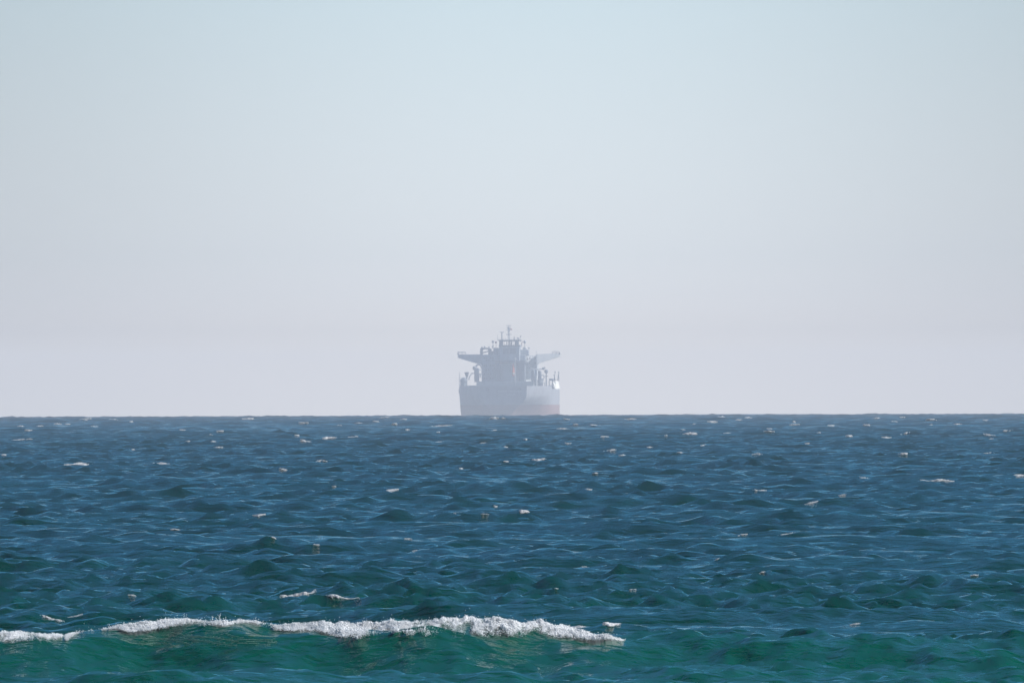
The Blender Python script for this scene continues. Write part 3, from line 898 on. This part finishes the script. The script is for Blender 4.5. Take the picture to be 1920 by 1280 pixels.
CAPS = [  # px, py, width, height, dotted, label
 (130, 869, 40, 8, 0, 'small white whitecap far left, with a like one at the same height'),
 (305, 869, 42, 7, 0, 'thin white whitecap in the left part of the sea, right of a lumpier one'),
 (26, 824, 32, 5, 0, 'white fleck of foam on the far sea at the left edge of the picture'),
 (613, 821, 26, 9, 0, 'rounded bright whitecap on the far sea left of the ship'),
 (657, 820, 24, 4, 0.2, 'thin broken foam fleck just right of the rounded whitecap left of the ship'),
 (820, 799, 52, 6, 0, 'long flat white whitecap nearest below the left side of the ship'),
 (472, 785, 26, 5, 0, 'pale whitecap close to the horizon in the left half of the sea'),
 (1007, 863, 30, 8, 0, 'bright whitecap in the middle of the sea straight below the ship'),
 (534, 880, 18, 4, 0, 'small white fleck on dark water left of the middle of the sea'),
 (1755, 900, 66, 7, 0.1, 'widest whitecap in the right part of the sea'),
 (1530, 942, 30, 5, 0.1, 'flat white fleck below and left of the widest whitecap on the right'),
 (1425, 920, 28, 4, 0.2, 'faint foam fleck left of the widest whitecap on the right'),
 (1290, 811, 30, 4, 0, 'thin white line of foam on the far sea right of the ship'),
 (1658, 820, 20, 5, 0, 'small bright whitecap on the far sea at the right'),
 (1145, 843, 26, 4, 0.2, 'faint broken foam fleck below and right of the ship'),
 (1855, 848, 40, 5, 0.2, 'broken line of foam on the far sea near the right edge'),
 (1908, 891, 22, 7, 0, 'bright whitecap touching the right edge of the picture'),
 (728, 917, 26, 6, 0.1, 'slanting white fleck on a blue patch left below the ship'),
 (998, 957, 20, 7, 0.1, 'small lumpy whitecap below the middle of the sea'),
 (500, 964, 30, 7, 0.1, 'small whitecap on top of a dark green hump left of the middle'),
 (1450, 1000, 40, 5, 0.4, 'sparkling dotted foam on a dark wave back in the right half'),
 (556, 1114, 56, 20, 0.0, 'lumpy bright whitecap behind the breaking wave, left of the middle'),
 (618, 1120, 66, 8, 0.1, 'thin low foam tail just right of the lumpy whitecap behind the breaking wave'),
 (75, 1160, 62, 10, 0.3, 'sparkling dotted foam just behind the left end of the breaking wave'),
 (150, 1153, 36, 9, 0.25, 'small sparkling foam patch behind the breaking wave, right of the dotted one'),
 (1070, 1172, 30, 9, 0.1, 'small whitecap right above the tapering end of the breaking foam'),
 (1135, 1175, 34, 10, 0.05, 'small whitecap right of another one past the end of the breaking foam'),
]
for k, (px, py, w, h, dot, lab) in enumerate(CAPS):
    r = foam_patch(px, py, w, h, k + 3, dot, 0.75 if w > 100 else 0.35)
    if r is None: continue
    o = raw_mesh('whitecap', r[0], r[1], M_CAP)
    tag(o, lab, 'whitecap', 'whitecaps on the open sea')

specks = [(570, 829), (340, 806), (40, 799), (120, 795), (1175, 786), (1695, 850), (870, 878), (945, 866), (590, 863), (606, 863),
          (912, 964), (1385, 1002), (1348, 1048), (258, 1115), (1252, 816), (1350, 811), (1210, 839), (1060, 831), (80, 799),
          (245, 842), (700, 790), (760, 786), (980, 822), (1040, 804), (1120, 797), (1560, 797), (1440, 803), (1490, 790), (1800, 795), (1890, 806),
          (1850, 787), (640, 797), (210, 786), (1100, 916), (1625, 895), (765, 1010), (1205, 1105), (1615, 1170)]
V_, Q_, of_ = [], [], 0
g = np.random.default_rng(3)
for k in range(58):
    specks.append((float(g.uniform(0, 1920)), float(781 + 75 * g.uniform(0, 1) ** 1.7)))
for k in range(14):
    specks.append((float(g.uniform(0, 1920)), float(g.uniform(860, 1120))))
for k, (px, py) in enumerate(specks):
    r = foam_patch(px, py, float(g.uniform(6, 24)), float(g.uniform(1.6, 3.6)), k + 60, float(g.uniform(0.1, 0.3)), 0.2)
    if r is None: continue
    V_.append(r[0]); Q_.append(r[1] + of_); of_ += len(r[0])
tag(raw_mesh('foam_flecks', np.concatenate(V_), np.concatenate(Q_), M_CAP), kind='stuff')

# the breaking crest in the foreground
def crest_foam(px0, px1, ext, name, seed, mat=M_FOAM, thr=0.0, amp=1.0, start=0.0, nr=64, fine=0.8, wisps=False, froth=9000):
    G, cpx, cpy, _ = SECT[0]
    n = int((px1 - px0) / fine)
    pxs = np.linspace(px0, px1, n)
    mid = G.shape[0] // 6
    J = np.interp(pxs, cpx[mid], np.arange(G.shape[1]))
    near_i = np.where((np.hypot(G[:, 0, 0], G[:, 0, 1]) > CREST_D - 2.2))[0][0]
    far_i = np.where((np.hypot(G[:, 0, 0], G[:, 0, 1]) > CREST_D + 0.2))[0][0]
    II = np.arange(near_i, far_i, 0.25)
    C = bil(cpy, np.repeat(II[:, None], n, 1), np.repeat(J[None, :], len(II), 0))
    ic = np.argmin(C, 0)
    ker = np.hanning(31); ker /= ker.sum()
    ic = np.convolve(np.pad(ic.astype(float), 15, mode='edge'), ker, mode='valid')
    ex = ext(pxs)
    P = np.zeros((nr, n, 3)); M = np.zeros((nr, n)); T = np.linspace(-0.12, 1, nr)
    I = np.zeros((nr, n))
    for c in range(n):                      # walk down the face from the crest, evenly as it is seen
        k = int(round(ic[c])); col = C[:, c]
        k = max(0, k - 6) + int(np.argmin(col[max(0, k - 6):k + 7]))
        down = np.maximum.accumulate(col[:k + 1][::-1]) + np.arange(k + 1) * 1e-4
        kk = np.interp(np.clip(T, 0, 1) * ex[c], down - down[0], np.arange(k + 1))
        I[:, c] = k - kk + np.clip(-T, 0, 1) * 30
    I = II[0] + 0.25 * I
    kr = np.hanning(9); kr /= kr.sum()
    I = np.stack([np.convolve(np.pad(row, 4, mode='edge'), kr, mode='valid') for row in I])
    P = bil(G, I, np.repeat(J[None, :], nr, 0)).copy()
    m_ = PX * CREST_D
    xx = P[..., 0] / m_; yy = (T[:, None] * ex[None, :])
    n1 = noise2(xx, yy * 1.3, 2.2, seed); n2 = noise2(xx, yy, 0.8, seed + 40); n3 = noise2(xx, yy, 0.28, seed + 90)
    if wisps:
        n1 = noise2(xx * 0.35 + yy * 0.5, yy * 2.2, 1.2, seed); n2 = noise2(xx * 0.3 + yy * 0.6, yy * 3.0, 0.5, seed + 40)
    env = 1 - np.clip(T, 0, 1)[:, None] ** 1.6
    if wisps: env = np.sin(np.pi * np.clip(T, 0, 1))[:, None] * np.ones_like(xx)
    if not wisps: n1 = np.clip(n1, -1.6, 1.6)
    edge = np.clip(ex / 12.0, 0.15, 1)[None, :]
    m = env * (0.55 + 0.45 * edge) - 0.24 + 0.22 * n1 + 0.20 * n2 - thr
    top = np.exp(-(T[:, None] / 0.16) ** 2)
    lump = (np.clip(m + 0.15, 0, 1) ** 0.6) * (0.45 + 0.30 * n1 + 0.22 * n2 + 0.14 * n3)
    A = np.clip(ex, 3, 30)[None, :] * 0.26 * m_ * amp
    P[..., 2] += np.clip(lump, -0.15, 2.2) * A * (0.35 + 0.5 * top) + 0.5 * m_
    P[..., 1] -= np.clip(lump, -0.1, 2) * A * 1.0 + 10.0 * m_      # the roller of foam tumbles in front of the crest
    P[..., 2] -= 10.0 * m_ * 0.0118
    g = np.random.default_rng(seed)
    if wisps:
        Q, mm = scatter(P, m, froth, g, 0.0, 1.0)
        k = len(Q)
        V, T_ = blobs(Q, m_ * g.uniform(0.35, 0.8, k), g, (3.0, 2.0, 0.35))
        return raw_mesh(name, V, T_, mat), P, m, pxs
    keep = (m[:-1, :-1] + m[1:, 1:] + m[:-1, 1:] + m[1:, :-1]) > 1.5
    parts = [grid_mesh('', P, None, keep=keep)]
    exw = np.repeat(ex[None, :] / 20 + 0.1, nr, 0)
    for cnt, lo, pw, s0, s1, jit, ico in ((froth // 6, 0.30, 1.0, 1.0, 2.1, 0.8, False), (int(froth * 1.3), 0.0, 0.7, 0.35, 0.95, 1.1, False), (froth, -0.15, 0.9, 0.2, 0.5, 1.6, False)):
        Q, mm = scatter(P, m, cnt, g, lo, pw, exw)
        Q = Q + np.stack([g.normal(0, jit, cnt), -np.abs(g.normal(0, jit * 2, cnt)), g.normal(0, jit * 0.7, cnt) + 0.3], -1) * m_
        parts.append(blobs(Q, m_ * g.uniform(s0, s1, cnt), g, ico=ico))
    V, T_ = merge(parts)
    return raw_mesh(name, V, T_, mat), P, m, pxs

ex_x = [130, 150, 215, 235, 300, 400, 520, 560, 620, 700, 740, 800, 900, 960, 1000, 1080, 1120, 1165]
ex_h = [4, 3, 5, 14, 13, 11, 11, 15, 24, 28, 24, 32, 34, 31, 24, 16, 10, 3]
main_foam, FP, FM, Fpx = crest_foam(140, 1166, lambda p: np.interp(p, ex_x, ex_h), 'breaking_wave_foam', 100, froth=17000)
tag(main_foam, 'long ragged bank of white foam along the crest of the green breaking wave', 'foam')
left_foam, LP, LM, Lpx = crest_foam(-130, 118, lambda p: np.interp(p, [-130, 0, 60, 100, 118], [20, 24, 20, 12, 4]), 'breaking_wave_foam', 300, froth=4500)
tag(left_foam, 'short bank of white foam on the breaking wave at the left picture edge', 'foam')
tuft, _, _, _ = crest_foam(118, 142, lambda p: np.interp(p, [118, 128, 142], [5, 20, 5]), 'breaking_wave_foam', 500, froth=450)
tag(tuft, 'small round tuft of foam between the two white banks of the breaking wave', 'foam')
# pale lacy streaks drawn down the green face
def streaks(x0, x1, y0, y1, count, seed, smin, smax):
    G, cpx, cpy, _ = SECT[0]
    g = np.random.default_rng(seed)
    rr = np.hypot(G[:, 0, 0], G[:, 0, 1])
    a, b = np.where(rr > CREST_D - 4)[0][0], np.where(rr > CREST_D + 0.6)[0][0]
    parts = []; Q = []; Z = []
    for k in range(count):
        x, y = g.uniform(x0, x1), g.uniform(y0, y1)
        L_ = g.uniform(25, 85); sl_ = g.uniform(0.02, 0.22); cv = g.uniform(-0.001, 0.001); th_ = g.uniform(0.3, 1.0)
        m = int(L_ * 2.2)
        t = np.sort(g.uniform(-1, 1, m))
        xs = x + t * L_ / 2; ys = y + t * L_ / 2 * sl_ + cv * (t * L_) ** 2 + g.normal(0, th_ * 0.5, m) * (1 - t ** 2)
        for px, py in zip(xs, ys):
            J = np.interp(px, cpx[a], np.arange(G.shape[1]))
            II = np.arange(b, a, -0.2)
            col = bil(cpy, II, np.full(len(II), J))
            k0 = int(np.argmin(col[:40]))
            w_ = np.where(col[k0:] > py)[0]
            if len(w_) == 0: continue
            Q.append(bil(G, np.array([II[k0 + w_[0]]]), np.array([J]))[0])
    Q = np.array(Q); Q[:, 2] += 0.25 * PX * CREST_D
    return blobs(Q, PX * CREST_D * g.uniform(smin, smax, len(Q)), g, (2.6, 1.0, 0.45))
V, T_ = streaks(250, 500, 1190, 1206, 26, 5, 0.35, 0.7)
fs = raw_mesh('foam_streak', V, T_, M_FILM); fs.parent = main_foam; tag(fs, kind='stuff')

# thrown droplets
def spray(P, M, name, parent, count, seed):
    g = np.random.default_rng(seed)
    base = np.array([(1, 0, -.7), (-1, 0, -.7), (0, 1, .7), (0, -1, .7), (0, 0, 1.1), (.1, .1, -1.2)])
    tri = np.array([(0, 2, 4), (2, 1, 4), (1, 3, 4), (3, 0, 4), (2, 0, 5), (1, 2, 5), (3, 1, 5), (0, 3, 5)])
    rows_ok = P.shape[0] // 3
    V, T_, o_ = [], [], 0
    m_ = PX * CREST_D
    k = 0
    while k < count:
        r = int(g.integers(0, rows_ok)); c = int(g.integers(0, P.shape[1]))
        if M[r, c] < 0.05: 
            if g.random() < 0.97: k += 0.05; continue
        k += 1
        p = P[r, c].copy()
        up = g.exponential(3.0)
        p += np.array([g.normal(0, 2), -g.uniform(0, 8), up]) * m_
        s_ = m_ * g.uniform(0.35, 1.1) * (1 if up < 6 else 0.7)
        V.append(base * s_ + p); T_.append(tri + o_); o_ += 6
    return V, T_, o_
V, T_, o_ = spray(FP, FM, '', None, 700, 4)
base = np.array([(1, 0, -.7), (-1, 0, -.7), (0, 1, .7), (0, -1, .7), (0, 0, 1.1), (.1, .1, -1.2)])
tri = np.array([(0, 2, 4), (2, 1, 4), (1, 3, 4), (3, 0, 4), (2, 0, 5), (1, 2, 5), (3, 1, 5), (0, 3, 5)])
m_ = PX * CREST_D
for (cx, top, sx, cnt) in ((388, 1154, 1.5, 14), (401, 1150, 4, 26), (412, 1158, 6, 12), (1012, 1160, 7, 14), (880, 1164, 6, 10), (925, 1160, 3, 10), (765, 1166, 4, 8), (640, 1172, 3, 8)):
    ci = int(np.argmin(np.abs(Fpx - cx)))
    p0 = FP[10, ci]
    zt = CAM_H - (DIP + (top - hor(cx)) * PX) * CREST_D
    for k in range(cnt):
        f = g.uniform(0, 1)
        p = np.array([p0[0] + g.normal(0, sx * 0.6) * m_, p0[1] + g.normal(0, 0.03), p0[2] + (zt - p0[2]) * f])
        V.append(base * m_ * g.uniform(0.4, 1.2) + p); T_.append(tri + o_); o_ += 6
sp_o = raw_mesh('spray', np.concatenate(V), np.concatenate(T_), M_FOAM)
sp_o.parent = main_foam
tag(sp_o, kind='stuff')
